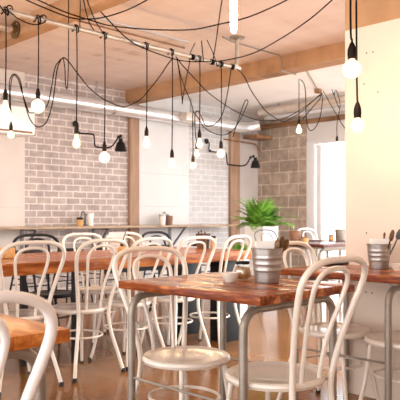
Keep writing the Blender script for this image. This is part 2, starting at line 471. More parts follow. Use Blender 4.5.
# ------------------------------------------------------------------ wall counter and its bits
CZ = .918
ct = thing('wall_counter', 'long narrow wall counter of wood with steel edge under the brick', 'counter', (0, WALL_Y, CZ))
def ctop(x0, x1): return BX(x0, x1, -.40, -.002, -.022, 0, bev=.003)
xj = at_y(63, 7.0).x
obj('counter_top', ctop(-1, xj), M['wood_shelf'], ct)
obj('counter_top', ctop(xj + .01, 7.88), M['wood_shelf'], ct)
obj('edge_strip', BX(-1, xj, -.412, -.401, -.030, -.001, bev=.002), M['wood_shelf'], ct)
obj('edge_strip', BX(xj + .01, 7.88, -.412, -.401, -.030, -.001, bev=.002), M['wood_shelf'], ct)
for px in (36, 108, 185):
    x = at_y(px, 7.05).x
    b = BM(); tube(b, [(x, -.36, -.03), (x, -.01, -.38)], .020, 4)
    box(b, x - .02, x + .02, -.38, -.01, -.05, -.023)
    box(b, x - .02, x + .02, -.02, -.002, -.42, -.03)
    obj('bracket', b, M['grey_paint'], ct)

# things on the counter
def on_counter(px, y): return (at_y(px, y).x, y, CZ + .0005)
def pot(name, label, cat, loc, r, h, m, lid=None, lidm=None, group=None, taper=.85):
    t = thing(name, label, cat, loc, 0, group)
    obj('body', LA([(0, 0), (r * taper, 0), (r, h * .98), (r * .97, h), (r * .85, h), (r * .72, .01), (0, .01)], 16), m, t)
    if lid: obj('lid', LA([(0, h), (r * 1.03, h), (r * 1.03, h + lid), (0, h + lid)], 16), lidm, t)
    return t
GC = 'condiments along the wall counter'
pot('condiment_jar', 'amber jar with black lid left on the counter against the pink brick', 'jar', on_counter(80, 7.15), .042, .085, M['amber'], .03, M['black'], GC)
pot('napkin_cup', 'white paper cup right beside the napkin holder on the brick side', 'cup', on_counter(90.5, 7.17), .042, .17, M['napkin'], group=GC)
pot('condiment_jar', 'tan jar with metal lid on the counter against the white plaster', 'jar', on_counter(162.5, 7.18), .05, .13, M['ceramic'], .03, M['steel'], GC)
pot('napkin_cup', 'pale pink cup on the counter against the white plaster', 'cup', on_counter(169.5, 7.15), .05, .14, M['terracotta'], group=GC)
for px, lab in ((85, 'dark metal napkin holder on the counter against the pink brick'), (166, 'dark metal caddy handle between the jar and pink cup on the counter')):
    t = thing('napkin_holder', lab, 'napkin holder', on_counter(px, 7.27), .3, GC)
    obj('plate', BX(-.05, .05, -.04, .04, 0, .008), M['grey_paint'], t)
    obj('frame', TB(smooth_pts([(-.05, .03, .005), (-.05, .03, .12), (0, .03, .20), (.05, .03, .12), (.05, .03, .005)], 6), .009, 8), M['grey_paint'], t)
    obj('frame', TB(smooth_pts([(-.05, -.03, .005), (-.05, -.03, .10), (0, -.03, .16), (.05, -.03, .10), (.05, -.03, .005)], 6), .008, 8), M['grey_paint'], t)

# sconces
def sconce(label, mount, arms, shade_at, mtx):
    t = thing('wall_lamp', label, 'wall lamp', mount)
    obj('wall_plate', LA([(0, 0), (.045, 0), (.045, .02), (.02, .03), (0, .03)], 14, M=Matrix.Rotation(PI / 2, 4, 'X')), M['black'], t)
    obj('arm', TB(smooth_pts(arms, 4), .011, 8), M['black'], t)
    for p in (arms[2], arms[-2], arms[-1]):
        obj('joint', LA([(0, -.02), (.02, -.02), (.02, .02), (0, .02)], 10, p), M['black'], t)
    obj('lamp_shade', LA([(.0, .10), (.028, .10), (.03, .06), (.055, .04), (.078, -.05), (.082, -.07), (.074, -.07), (.05, .02), (0, .03)], 20, shade_at), M['black'], t)
def zig(mx, mz, dirx, diry, L, pts, shade):
    n = math.hypot(dirx, diry); ux, uy = dirx / n, diry / n
    f = lambda s, z: Vector((ux * s * L, uy * s * L - .02, z))
    return [f(*p) for p in pts], f(*shade)
m1 = Vector((at_y(75, 7.4).x, 7.4, 2.31))
a1, s1 = zig(0, 0, .36, -.64, .66, [(0, 0), (.05, -.02), (.06, -.12), (.36, -.145), (.41, -.18), (.43, -.30), (.50, -.325), (.78, -.33), (.95, -.20), (1.0, -.19)], (1.0, -.32))
sconce('black swing arm wall lamp on the pink brick', m1, a1, s1, None)
m2 = Vector((at_y(206, 7.4).x, 7.4, 2.29))
a2, s2 = zig(0, 0, .55, -.55, .80, [(0, 0), (.05, -.04), (.06, -.16), (.34, -.19), (.40, -.22), (.42, -.36), (.48, -.39), (.78, -.40), (.90, -.27), (.96, -.25)], (1.0, -.37))
sconce('black swing arm wall lamp near the corner past the second pier', m2, a2, s2, None)

# ------------------------------------------------------------------ pendants
def globe(r):   # profile hanging down from z=0 (socket mouth)
    out = [(.013, .0), (.015, -.012)]
    for i in range(1, 13):
        a = PI * (i / 12.0)
        if r * math.sin(a) > .015 or a > PI / 2: out.append((max(r * math.sin(a), 0), -.012 - r * .92 + r * math.cos(a)))
    out[-1] = (0, out[-1][1])
    return out
def pear(r, L):
    return [(.012, 0), (.014, -.012), (r * .62, -L * .35), (r * .92, -L * .55), (r, -L * .70), (r * .88, -L * .86), (r * .5, -L * .97), (0, -L)]
def pendant(label, top, bulb_mid, prof, half, wrap=True, group='bare bulb pendants', path=None, m='bulb', sock=1.0):
    """top: where the cord leaves its support; bulb_mid: centre of the bulb"""
    z_s = bulb_mid.z + half            # socket mouth
    t = thing('pendant_bulb', label, 'pendant lamp', (bulb_mid.x, bulb_mid.y, z_s), 0, group)
    if m == 'tube_bulb': obj('bulb', LA(prof, 18), M[m], t)
    else:
        g = obj('bulb', LA(prof, 18), M['envelope'], t)
        zl = min(z for r_, z in prof); rm = max(r_ for r_, z in prof)
        c0, c1 = zl * .30, zl * .90
        obj('filament', LA([(0, c0), (rm * .30, c0 * .85 + c1 * .15), (rm * .55, c0 * .45 + c1 * .55), (rm * .50, c0 * .2 + c1 * .8), (0, c1)], 14), M[m], g)
    obj('socket', LA([(0, -.004), (.017 * sock, -.004), (.019 * sock, .02), (.018 * sock, .045), (.011 * sock, .07), (.005, .085), (0, .085)], 14), M['socket'], t)
    if path is None:
        tp = top - t.location
        pts = [Vector((0, 0, .08)), Vector((0, 0, .08)).lerp(tp, .5) + Vector((.003, -.003, 0)), tp]
        if wrap:   # a turn and a half round the steel pipe
            cx = Vector((tp.x, 0, tp.z + .0))
            for i in range(13):
                a = -PI / 2 + i * PI / 4.0
                pts.append(Vector((tp.x + .006 * i - .01, (PY - bulb_mid.y) + .028 * math.cos(a) , (PZ - z_s) + .028 * math.sin(a))))
        pts = smooth_pts(pts, 4)
    else:
        pts = smooth_pts([Vector((0, 0, .08))] + [p - t.location for p in path], 5)
    obj('cord', TB(pts, .0052, 6), M['cable'], t)
    return t
def on_pipe(px, py_mid):
    q = at_y(px, PY - .036); q.z = row_z(py_mid, q.x, q.y); return q
GP = 'bare bulb pendants'
pend = [(5.5, 110, 'pear', .040, .15, 'tall bare bulb on a straight cord at the left edge before the air conditioner'),
        (38, 107, 'globe', .053, 0, 'globe bulb on a straight cord just right of the air conditioner'),
        (76.5, 141, 'pear', .031, .12, 'pear shaped bulb hanging beside the brick wall lamp plate'),
        (104.5, 158, 'globe', .046, 0, 'globe bulb hanging under the arm of the brick wall lamp'),
        (146.5, 142, 'pear', .031, .11, 'pear shaped bulb hanging just right of the first pier'),
        (172, 163, 'pear', .031, .10, 'lowest pear bulb hanging before the white plaster panel'),
        (199.5, 143, 'pear', .031, .10, 'highest bulb of the cluster before the white brick panel'),
        (221, 154, 'globe', .042, 0, 'right bulb of the cluster beside the second pier')]
for px, py, kind, r, L, lab in pend:
    mid = on_pipe(px, py)
    top = Vector((mid.x, mid.y, PZ - .01))
    if kind == 'globe': pendant(lab, top, mid, globe(r), r + .012, True, GP)
    else: pendant(lab, top, mid, pear(r, L), L / 2, True, GP)
# small ones hung by loops
p = P(9.5, 117, 6.2); pendant('small bulb on a looped cord beside the tall bulb at the left edge', None, p, pear(.026, .08), .04, False, GP,
      path=[P(9.3, 95, 6.2), P(9.8, 80, 6.2), P(14, 74, 6.2), P(20, 80, 6.1), P(24, 100, 6.05), P(30, 119, 6.0), P(38, 127, 5.9), P(47, 121, 5.8), P(53, 100, 5.7), P(57, 70, 5.6), P(61, 59.5, 5.5)])
p = P(11, 135, 6.35); pendant('tiny round bulb hanging lowest at the left edge under the air conditioner', None, p, globe(.034), .045, False, GP,
      path=[P(11, 120, 6.35), P(10.5, 90, 6.35), P(13, 76, 6.35), P(18, 79, 6.3), P(22, 92, 6.2), P(27, 107, 6.1), P(31, 113, 6.0), P(46, 107, 5.9), P(51, 90, 5.75), P(55, 68, 5.6), P(60.5, 59.5, 5.5)])
p = P(197, 153, 7.0); pendant('middle small bulb of the cluster before the white brick panel', None, p, pear(.03, .09), .045, False, GP,
      path=[P(195.5, 135, 7.0), P(195, 115, 7.0), P(198, 111, 6.95), P(202, 118, 6.8), P(206, 126, 6.6), P(215, 124, 6.5), P(222, 115, 6.45), P(227, 96, 6.4), P(231, 70, 6.38)])
p = P(193, 166, 7.1); pendant('lowest small round bulb of the cluster before the white brick panel', None, p, globe(.034), .045, False, GP,
      path=[P(193, 145, 7.1), P(192.6, 118, 7.0), P(193, 110, 6.9), P(190, 100, 6.6), P(182, 80, 6.3), P(177, 58.5, 6.05)])
# beyond the beam
p = P(299, 129, 8.6); q = Vector((p.x, p.y, CEIL)); pendant('bare bulb before the block wall near the glass door', None, p, pear(.042, .13), .065, False, GP,
      path=[Vector((p.x, p.y, p.z + .4)), q])
p = P(337, 144.5, 9.3); q = Vector((p.x, p.y, CEIL)); pendant('bulb hanging in front of the bright glass door', None, p, pear(.03, .10), .05, False, GP,
      path=[Vector((p.x, p.y, p.z + .3)), P(340, 105, 9.3), P(337, 92, 9.3), P(335, 91, 9.3), P(334.5, 97, 9.3), P(339, 108, 9.3), P(330, 85, 9.3)])
# by the cream pillar
p = P(352, 70, 3.25); pendant('large globe bulb hanging before the cream wall at right', None, p, globe(.047), .059, False, GP,
      path=[P(352, 40, 3.25), P(350.5, 18, 3.25), Vector((P(351, 0, 3.25).x, P(351, 0, 3.25).y, CEIL))], sock=1.25, m='dim_bulb')
p = P(357.5, 126, 3.38); pendant('smaller round bulb hanging lower before the cream wall at right', None, p, globe(.036), .046, False, GP,
      path=[P(357, 90, 3.38), P(356.5, 40, 3.38), Vector((P(355.5, 0, 3.38).x, P(355.5, 0, 3.38).y, CEIL))], sock=1.1, m='dim_bulb')
# long tubular bulb over the near table
p = P(233.8, 12, 2.5)
tb = [(.010, 0), (.0125, -.015), (.013, -.03), (.013, -.26), (.0118, -.275), (.0075, -.286), (0, -.29)]
zt = P(233.8, 33.5, 2.5).z + .29
pendant('long glowing tubular bulb hanging over the near table', None, Vector((p.x, p.y, zt - .145)), tb, .145, False, GP,
        path=[Vector((p.x, p.y, zt + .3)), Vector((p.x, p.y, CEIL))], m='tube_bulb')

# ------------------------------------------------------------------ swagged black cables
GCb = 'black cables swagged under the ceiling'
def cable(label, pts, r=.0055):
    pts = [P(*p) for p in pts]
    for q in pts: q.z = min(q.z, CEIL - .004)
    tag(obj('hanging_cable', TB(smooth_pts(pts, 6), r, 6), M['cable']), label, 'cable', GCb)
cable('longest cable swooping across the top from left edge to right of the tubular bulb', [(20, -8, 5.2), (38, 0, 5.2), (65, 12, 5.2), (90, 20, 5.2), (112, 26, 5.2), (150, 29.4, 5.2), (190, 29.8, 5.2), (218, 24.5, 5.15), (250, 16.5, 5.1), (287, 0, 5.05), (310, -14, 5.0)])
cable('cable dipping low under the near beam at top left', [(18, -4, 5.0), (40, 6, 5.0), (70, 17.5, 5.0), (88, 19, 5.0), (105, 17, 5.0), (127, 10, 5.0), (147, 0, 5.0), (156, -6, 5.0)])
cable('cable running along the steel pipe then rising to the upper right', [(84, -8, 5.3), (90, 0, 5.3), (115, 27, 5.4), (128, 39, 5.5), (142, 47.5, 5.7), (172, 58.5, 5.9), (190, 61.5, 6.0), (208, 61.5, 6.0), (227, 60, 5.8), (255, 52.5, 5.7), (285, 36, 5.6), (310, 19, 5.4), (332, 0, 5.2), (340, -8, 5.1)])
cable('short cable dropping from the near beam to the pipe, left of three', [(83, -4, 4.9), (86, 12, 5.0), (90, 24, 5.2), (94, 30, 5.3)], .0045)
cable('short cable dropping from the near beam to the pipe, middle of three', [(86, -4, 4.9), (90, 8, 5.0), (96, 22, 5.2), (104, 34.5, 5.39)], .0045)
cable('short straight cable dropping to the pipe above the pear bulb', [(80.2, -6, 5.1), (80.2, 10, 5.15), (79.8, 25.5, 5.2)], .0045)
cable('nearly vertical cable left of the tubular bulb', [(223.5, -8, 5.2), (221, 6, 5.5), (218, 27, 5.9), (215.5, 45, 6.1), (213, 60, 6.2)])
cable('cable sweeping from the pipe end across the beam to the back corner', [(237, 69, 6.5), (244, 76, 6.7), (252, 92, 7.1), (265, 110, 7.4), (274, 117, 7.6), (283, 121.5, 7.8), (292, 118, 8.1), (302, 111, 8.5), (312, 102, 9.0), (322, 92.5, 9.4)])
cable('cable falling diagonally from the pipe knot past the beam', [(176, 57, 6.0), (184, 67, 6.2), (197, 81, 6.5), (210, 94, 6.9), (235, 111, 7.4), (258, 120, 7.8), (280, 119.5, 8.3), (300, 110, 8.9), (322, 94, 9.4)])
cable('slack cable from the pipe knot sagging left to the duct', [(173, 58, 6.0), (168, 64, 6.1), (160, 76, 6.3), (151, 87.5, 6.5), (141, 99, 6.7), (131, 104.5, 6.8), (122, 106.5, 6.6), (105, 100, 6.3), (90, 88.5, 6.0), (78, 74, 5.8), (69, 62, 5.6), (64, 57.8, 5.5), (60, 60, 5.5)])
cable('narrow V shaped loop hanging from the pipe knot', [(177, 58, 6.0), (180, 78, 6.0), (182, 97, 6.0), (182.3, 104, 6.0), (183, 97, 6.0), (186, 80, 6.0), (190, 61, 6.03)], .0045)
cable('tangled loop rising to a tall thin eye beside the second pier', [(192.5, 110, 6.8), (198, 118, 6.8), (205, 128, 6.8), (216, 134, 6.8), (226, 134.5, 6.8), (234, 129, 6.8), (241, 118, 6.8), (246, 107, 6.8), (248, 101.5, 6.8), (246, 100, 6.8), (243, 106, 6.8), (239, 118, 6.8), (235, 130, 6.8), (233, 137, 6.8)], .0045)
cable('cable hanging with a low bend beside the bulb near the glass door', [(300, 79, 8.6), (303.5, 83, 8.6), (305.5, 92, 8.6), (306, 112, 8.6), (307.5, 126, 8.6), (311.5, 130.5, 8.6), (317, 125, 8.8), (321, 113, 9.1), (323, 94, 9.4)], .006)
cable('cable from the junction box down to the bulb near the glass door', [(322, 93.5, 9.4), (319, 100, 9.2), (312, 108, 8.9), (303, 119, 8.65)], .006)
cable('zigzag cable right of the junction box running behind the cream wall', [(323, 91, 9.4), (326, 96, 9.4), (332, 107, 9.3), (338, 117, 9.2), (344, 127, 9.1), (352, 134, 9.0)], .006)
cable('doubled vertical cable hanging at left between two pendants', [(68.5, -10, 5.0), (68.5, 20, 5.2), (68.5, 50, 5.3), (68, 78, 5.35), (67, 88.5, 5.36), (65.5, 84, 5.36), (65, 70, 5.4), (63.5, 58.5, 5.45)], .0045)
cable('loop of cable wrapped round the pipe at the left end', [(-8, -2, 4.72), (0, 6, 4.70), (5, 13, 4.74), (9, 14.5, 4.8), (12.5, 12, 4.88), (12, 7, 4.9), (8.5, 5.5, 4.85), (6, 10, 4.75), (10, 12, 4.76), (18, 18.5, 4.78), (29, 23.5, 4.82), (38, 24.5, 4.85), (44.5, 22, 4.95), (46.5, 18, 5.06), (44, 15, 5.07), (40, 16.5, 4.9)], .0052)
cable('thin cable from the pipe knot up to the ceiling, left strand', [(189.5, 62, 6.05), (190, 54, 6.2), (195, 43, 6.5)], .0045)
cable('thin cable from the pipe knot up to the ceiling, middle strand', [(203.5, 62, 6.2), (202.5, 52, 6.3), (201.5, 41, 6.6)], .0055)
cable('thin cable from the pipe end up to the ceiling, right strand', [(217, 65, 6.3), (213, 53, 6.4), (207, 40, 6.65)], .0045)
# ------------------------------------------------------------------ bentwood chairs
SEAT = .43
def side_path(pts): return [Vector((-x, y, z)) for x, y, z in pts] + [Vector((x, y, z)) for x, y, z in pts[::-1][1:]]
OUT = [(.195, -.240, .012), (.172, -.216, .12), (.138, -.188, .26), (.122, -.176, .37), (.126, -.180, .45), (.146, -.200, .56), (.172, -.228, .67), (.193, -.255, .755), (.199, -.270, .80), (.190, -.283, .838), (.158, -.293, .868), (.105, -.299, .885), (.05, -.301, .8895), (0, -.302, .890)]
INN = [(.056, -.168, .425), (.058, -.174, .48), (.070, -.198, .60), (.088, -.226, .69), (.101, -.250, .765), (.099, -.264, .805), (.078, -.275, .838), (.04, -.280, .852), (0, -.281, .856)]
def make_chair(label, paint, group, k=1.0):
    t = thing('bentwood_chair', label, 'chair', (0, 0, 0), 0, group)
    obj('seat', LA([(0, SEAT - .022), (.165, SEAT - .024), (.188, SEAT - .020), (.195, SEAT - .008), (.193, SEAT + .003), (.184, SEAT + .008), (.176, SEAT + .004), (.15, SEAT - .001), (.12, SEAT + .002), (.10, SEAT - .003), (0, SEAT - .005)], 40), paint, t)
    o = obj('back_frame', TB(smooth_pts(side_path(OUT), 4), .0125 * k, 10), paint, t)
    for s in (-1, 1):
        obj('foot_cap', LA([(0, 0), (.0145, 0), (.0145, .028), (0, .028)], 10, (s * .1955, -.2405, 0)), M['rubber'], o)
    obj('back_hoop', TB(smooth_pts(side_path(INN), 4), .0095 * k, 10), paint, t)
    for s in (-1, 1):
        l = obj('leg', TB(smooth_pts([(s * .115, .12, SEAT - .02), (s * .128, .138, .26), (s * .148, .165, .10), (s * .165, .186, .012)], 4), .0115, 10), paint, t)
        obj('foot_cap', LA([(0, 0), (.0135, 0), (.0135, .028), (0, .028)], 10, (s * .166, .187, 0)), M['rubber'], l)
    ring = [Vector((.150 * math.cos(a), -.015 + .162 * math.sin(a), .25)) for a in [2 * PI * i / 36 for i in range(36)]]
    obj('stretcher_ring', TB(ring, .0075, 8, True), paint, t)
    return t
G1 = 'bentwood cafe chairs'
cr = make_chair('cream bentwood chair with legs fully visible beside the left end of near table', M['cream'], G1)
C = {}
cr.location = (2.475, 3.64, 0); cr.rotation_euler = (0, 0, .02)
dup(cr, (2.02, 3.65, 0), -.14, 'cream bentwood chair at the left edge on the near side of long table', G1)
dup(cr, (2.89, 3.66, 0), .08, 'cream bentwood chair partly hidden behind the big hoop back at near table', G1)
dup(cr, (3.30, 3.62, 0), .05, 'cream bentwood chair before the cutlery pot on the long table', G1)
dup(cr, (3.69, 3.60, 0), .20, 'cream bentwood chair at the right end of long table showing small green plant', G1)
dup(cr, (3.22, 4.42, 0), PI - .1, 'cream bentwood chair on the far side of long table under the brick', G1)
dup(cr, (3.68, 4.42, 0), PI - .1, 'cream bentwood chair on the far side half hidden by the napkin bucket', G1)
# near table pair, right table pair
NL = dup(cr, (1.945, 2.032, 0), PI - .11, 'cream bentwood chair whose big hoop stands behind left end of near table', G1)
NR = dup(cr, (1.966, 1.556, 0), .0, 'large foreground bentwood chair at the right end of near table', G1)
dup(cr, (2.98, 1.945, 0), PI + .0, 'cream bentwood chair tucked under the left end of right hand table', G1)
dup(cr, (2.985, 1.54, 0), 0, 'cream bentwood chair tucked under right hand table at the right edge', G1)
wc = make_chair('white bentwood chair largest and nearest at the bottom left corner', M['white_paint'], G1)
wc.location = (.52, 1.425, 0); wc.rotation_euler = (0, 0, 0)
dup(wc, (6.72, 4.52, 0), PI, 'white bentwood chair at the far table against the glass door', G1)
bk = make_chair('black bentwood chair at the far side of long table on the left', M['black'], G1)
bk.location = (2.78, 4.46, 0); bk.rotation_euler = (0, 0, PI - .1)
dup(bk, (4.15, 4.45, 0), PI + .1, 'black bentwood chair at the far side of long table before white plaster', G1)
gk = make_chair('dark grey bentwood chair before the white fern planter', M['grey_paint'], G1, .6)
gk.location = (5.75, 4.40, 0); gk.rotation_euler = (0, 0, PI)

# black stools along the counter
def make_stool(label):
    t = thing('bar_stool', label, 'stool', (0, 0, 0), 0, 'black stools along the wall counter')
    obj('seat', LA([(0, .615), (.15, .615), (.158, .63), (.155, .645), (.14, .65), (0, .645)], 24), M['black'], t)
    for sx in (-1, 1):
        for sy in (-1, 1):
            obj('leg', TB([(sx * .10, sy * .10, .62), (sx * .19, sy * .19, 0.0)], .012, 8), M['black'], t)
    for s in (-1, 1):
        obj('cross_brace', TB([(s * .15, -.15, .32), (s * .15, .15, .32)], .008, 6), M['black'], t)
        obj('cross_brace', TB([(-.15, s * .15, .24), (.15, s * .15, .24)], .008, 6), M['black'], t)
    return t
st = make_stool('black backless stool under the counter behind the black chair at left')
for i, (px, lab) in enumerate([(30, None), (71, 'black backless stool under the counter before the pink brick, left of the steel bracket'), (103, 'black backless stool under the counter right beside the bracket on pink brick'), (160, 'black backless stool under the counter before the white plaster panel'), (198, 'black backless stool under the counter before the white brick panel')]):
    q = at_y(px, 6.72)
    if i == 0: st.location = q
    else: dup(st, q, 0, lab)

# ------------------------------------------------------------------ tables
TZ = .76
def make_table(label, wood, L, W, frame_ends, rod=True):
    """local: short side along X (0..W), long side along Y (0..L); frames run along X near both ends"""
    t = thing('cafe_table', label, 'table', (0, 0, 0), 0, 'small wooden cafe tables on pipe legs')
    b = BM()
    n = 4; w = W / n
    for i in range(n): box(b, i * w + .0006, (i + 1) * w - .0006, 0, L, TZ - .033, TZ, bev=.002)
    obj('tabletop', b, wood, t)
    rr, r = .075, .0165
    x0, x1, zt = .020, W - .020, TZ - .033 - r - .012
    for y in frame_ends:
        pts = [(x0, y, 0), (x0, y, zt - rr)]
        for i in range(1, 7):
            a = PI / 2 * i / 6; pts.append((x0 + rr - rr * math.cos(a), y, zt - rr + rr * math.sin(a)))
        for i in range(0, 7):
            a = PI / 2 * i / 6; pts.append((x1 - rr + rr * math.sin(a), y, zt - rr + rr * math.cos(a)))
        pts += [(x1, y, zt - rr), (x1, y, 0)]
        obj('leg_frame', TB(pts, r, 12), M['galv'], t)
        obj('mounting_plate', BX(x0 + .05, x1 - .05, y - .022, y + .022, zt + r - .006, TZ - .0335, bev=.002), M['galv'], t)
    if rod:
        y0, y1 = frame_ends
        obj('stretcher_rod', TB([(x0, y0, .345), (x0, y1, .345)], .006, 8), M['galv'], t)
        obj('stretcher_rod', TB([(x1, y0, .345), (x1, y1, .345)], .006, 8), M['galv'], t)
    return t
T1 = make_table('near red brown wooden table with the large steel bucket', M['wood_table'],   .805, .62, (.095, .735))
T1.location = (1.733, 1.436, 0)
T2 = make_table('wooden table against the cream wall at right with a steel bucket', M['wood_table'],   .76, .535, (.119, .66))
T2.location = (2.755, 1.395, 0)
T4 = make_table('bright orange wooden table in the bottom left corner behind white chair', M['wood_orange'], .84, .62, (.11, .73))
T4.location = (.285, 1.365, 0)
T3 = make_table('dark backlit maroon table with rusty pot right of the fern', M['wood_backlit'], .50, .75, (.06, .44), False)
T3.location = (5.50, 3.72, 0)
T5 = make_table('farthest dark backlit table standing before the glass door', M['wood_backlit'], .84, .55, (.1, .74), False)
T5.location = (6.43, 3.72, 0)

# long communal table
lt = thing('communal_table', 'long orange brown communal table with black legs in the middle', 'table', (0, 0, 0))
LX0, LX1, LY0, LY1, LZ = -.4, 4.12, 3.50, 4.44, .76
b = BM(); n = 4; w = (LY1 - LY0) / n
for i in range(n): box(b, LX0, LX1, LY0 + i * w + .001, LY0 + (i + 1) * w - .001, LZ - .075, LZ, bev=.004)
obj('tabletop', b, M['wood_long'], lt)
for (x, y) in ((3.98, 3.68), (3.98, 4.14)):
    obj('leg', BX(x - .09, x + .09, y - .09, y + .09, 0, LZ - .076, bev=.004), M['black'], lt)
for (x, y) in ((2.30, 4.06), (2.66, 3.96), (.9, 3.7), (.9, 4.2)):
    obj('leg', BX(x - .016, x + .016, y - .016, y + .016, 0, LZ - .076), M['black'], lt)
obj('apron', BX(3.0, 3.86, 4.02, 4.06, LZ - .16, LZ - .076), M['black'], lt)

# ------------------------------------------------------------------ table things
def ridged(r0, r1, h, n=40, ridges=((.36, .05), (.54, .05), (.72, .05))):
    prof = [(0, 0), (r0 * .97, 0), (r0, .004)]
    K = 36
    for i in range(1, K):
        f = i / K
        r = r0 + (r1 - r0) * f
        for (c, wd) in ridges:
            u = abs(f - c) / wd
            if u < 1: r += .0022 * (math.cos(u * PI) + 1) / 2
        prof.append((r, h * f))
    prof += [(r1 + .003, h - .004), (r1 + .004, h), (r1 - .001, h + .001), (r1 - .004, h - .004), (r0 - .002, .006), (0, .006)]
    return prof
def bucket(label, loc, r0, r1, h, m, group=None, name='steel_bucket', cat='bucket'):
    t = thing(name, label, cat, loc, .3, group)
    obj('pail', LA(ridged(r0, r1, h), 36), m, t)
    return t
def napkins(label, loc, w, d, h, rz, n=9, group='napkins standing in the buckets'):
    b = BM()
    for i in range(n):
        y = -d / 2 + d * i / (n - 1)
        box(b, -w / 2 + random.uniform(-.003, .003), w / 2 + random.uniform(-.003, .003), y - .0022, y + .0022, 0, h + random.uniform(-.004, .004), rot=Matrix.Rotation(random.uniform(-.02, .02), 4, 'X'))
    for v in b.verts:
        k = .76 + .24 * min(1, max(0, v.co.z) / h); v.co.x *= k; v.co.y *= k
    o = obj('paper_napkins', b, M['napkin'], loc=loc, smooth=30); o.rotation_euler = (0, 0, rz)
    return tag(o, label, 'napkins', group)
def cutlery(name, label, p0, p1, head, m, group=None, spoon=True, cat='cutlery'):
    """a handle from p0 up to p1 with a flattened end at p1"""
    p0, p1 = Vector(p0), Vector(p1)
    t = thing(name, label, cat, p0, 0, group)
    dv = p1 - p0
    obj('handle', TB([(0, 0, 0), dv * .5, dv * .8], [.004, .0045, .004], 8), m, t)
    q = dv.normalized().to_track_quat('Z', 'X')
    b = BM(); lathe(b, [(0, 0), (head * .5, head * .35), (head * .62, head * 1.1), (head * .45, head * 1.9), (0, head * 2.2)], 12, M=Matrix.Translation(dv * .78) @ q.to_matrix().to_4x4() @ Matrix.Diagonal((1, .28, 1, 1)))
    obj('head', b, m, t)
    return t
GB = 'ridged steel buckets on cafe tables'
bx = bucket('large ridged steel bucket on the near table beside the sugar jar', (2.150, 1.742, TZ + .0005), .053, .067, .146, M['steel'], GB)
napkins('white napkins in the large bucket on the near table', (2.150, 1.742, TZ + .008), .095, .05, .166, -PI / 4 + .1)
cutlery('serving_spoon', 'dark wooden spoon leaning right in the near bucket', (2.160, 1.722, TZ + .03), P(282, 241, 2.78), .026, M['cutlery_wood'], 'cutlery standing in the buckets')
cutlery('serving_fork', 'bronze fork leaning right behind the spoon in the near bucket', (2.172, 1.735, TZ + .03), P(286, 244, 2.80), .026, M['brass'], 'cutlery standing in the buckets')
cutlery('dessert_spoon', 'short bronze spoon showing just above the rim of near bucket', (2.152, 1.712, TZ + .03), P(277.5, 243, 2.72), .022, M['brass'], 'cutlery standing in the buckets')
sj = thing('sugar_jar', 'round glass sugar jar with black lid on the near table', 'jar', (2.163, 1.894, TZ + .0005))
obj('glass_body', LA([(0, 0), (.026, 0), (.033, .012), (.035, .03), (.030, .05), (.025, .056), (.025, .062), (.023, .062), (.023, .055), (.028, .048), (.0325, .03), (.031, .014), (.025, .004), (0, .004)], 24), M['glass_jar'], sj)
obj('sugar', LA([(0, .005), (.024, .005), (.0305, .014), (.0320, .030), (.0275, .047), (0, .048)], 24), M['amber'], sj)
sj.scale = (1.15, 1.15, 1.12)
obj('lid', LA([(0, .061), (.027, .061), (.028, .063), (.028, .071), (.025, .073), (0, .073)], 24), M['black'], sj)
o = obj('small_bowl', LA([(0, 0), (.022, 0), (.024, .004), (.034, .022), (.038, .040), (.0355, .040), (.031, .022), (.02, .008), (0, .007)], 28), M['ceramic'], loc=(2.045, 1.862, TZ + .0005))
tag(o, 'small cream ceramic bowl on the near table left of the jar', 'bowl')
# right table
b2 = (3.135, 1.765)
bucket('ridged steel bucket on the table against the cream wall', (b2[0], b2[1], TZ + .0005), .050, .064, .134, M['steel'], GB)
napkins('white napkins in the bucket against the cream wall', (b2[0], b2[1], TZ + .008), .09, .05, .152, -PI / 4)
cutlery('serving_spoon', 'dark wooden spoon leaning right in the bucket by the cream wall', (b2[0] + .02, b2[1] - .03, TZ + .03), P(400, 233, 3.40), .03, M['grey_paint'], 'cutlery standing in the buckets')
cutlery('serving_fork', 'dark broad utensil at the right rim of the bucket by the cream wall', (b2[0] + .01, b2[1] - .02, TZ + .03), P(392, 235, 3.38), .032, M['cutlery_wood'], 'cutlery standing in the buckets')
cutlery('dessert_spoon', 'pale wooden spoon standing upright in the bucket by the cream wall', (b2[0] + .015, b2[1] - .005, TZ + .03), P(385, 230, 3.45), .013, M['cutlery_wood'], 'cutlery standing in the buckets')
o = obj('small_bowl', LA([(0, 0), (.026, 0), (.028, .004), (.04, .02), (.045, .036), (.042, .036), (.036, .02), (.02, .008), (0, .007)], 28), M['ceramic'], loc=(3.09, 1.625, TZ + .0005))
tag(o, 'small cream ceramic bowl on the right table beside the bucket', 'bowl')
tag(obj('menu_card', BX(-.10, .10, -.045, .045, 0, .012, bev=.002), M['black'], loc=(3.215, 2.10, TZ + .0005)), 'flat black folder on the back corner of right hand table', 'folder')
# long table: napkin bucket, jar, cutlery pot
def on_px(px, y, dz=0): 
    q = at_y(px, y); q.z = LZ + .0005 + dz; return q
q = on_px(117, 3.98)
bucket('tan bucket of napkins on the long table', q, .055, .070, .12, M['ceramic'], 'pots on the long table')
napkins('cream napkins fanned in the tan bucket on the long table', q + Vector((0, 0, .008)), .12, .07, .15, -PI / 4)
cutlery('serving_spoon', 'dark spoon leaning out of the tan bucket on the long table', q + Vector((.02, -.02, .03)), P(126, 230, 4.75), .022, M['grey_paint'], 'cutlery standing in the buckets')
jr = thing('sauce_bottle', 'small yellow sauce jar with dark lid right of the tan bucket', 'jar', on_px(122.5, 3.72), 0, 'jars on the long table')
obj('body', LA([(0, 0), (.034, 0), (.036, .01), (.036, .05), (.02, .066), (0, .066)], 16), M['amber'], jr)
obj('lid', LA([(0, .066), (.016, .066), (.016, .092), (0, .092)], 12), M['black'], jr)
q = on_px(203, 4.05)
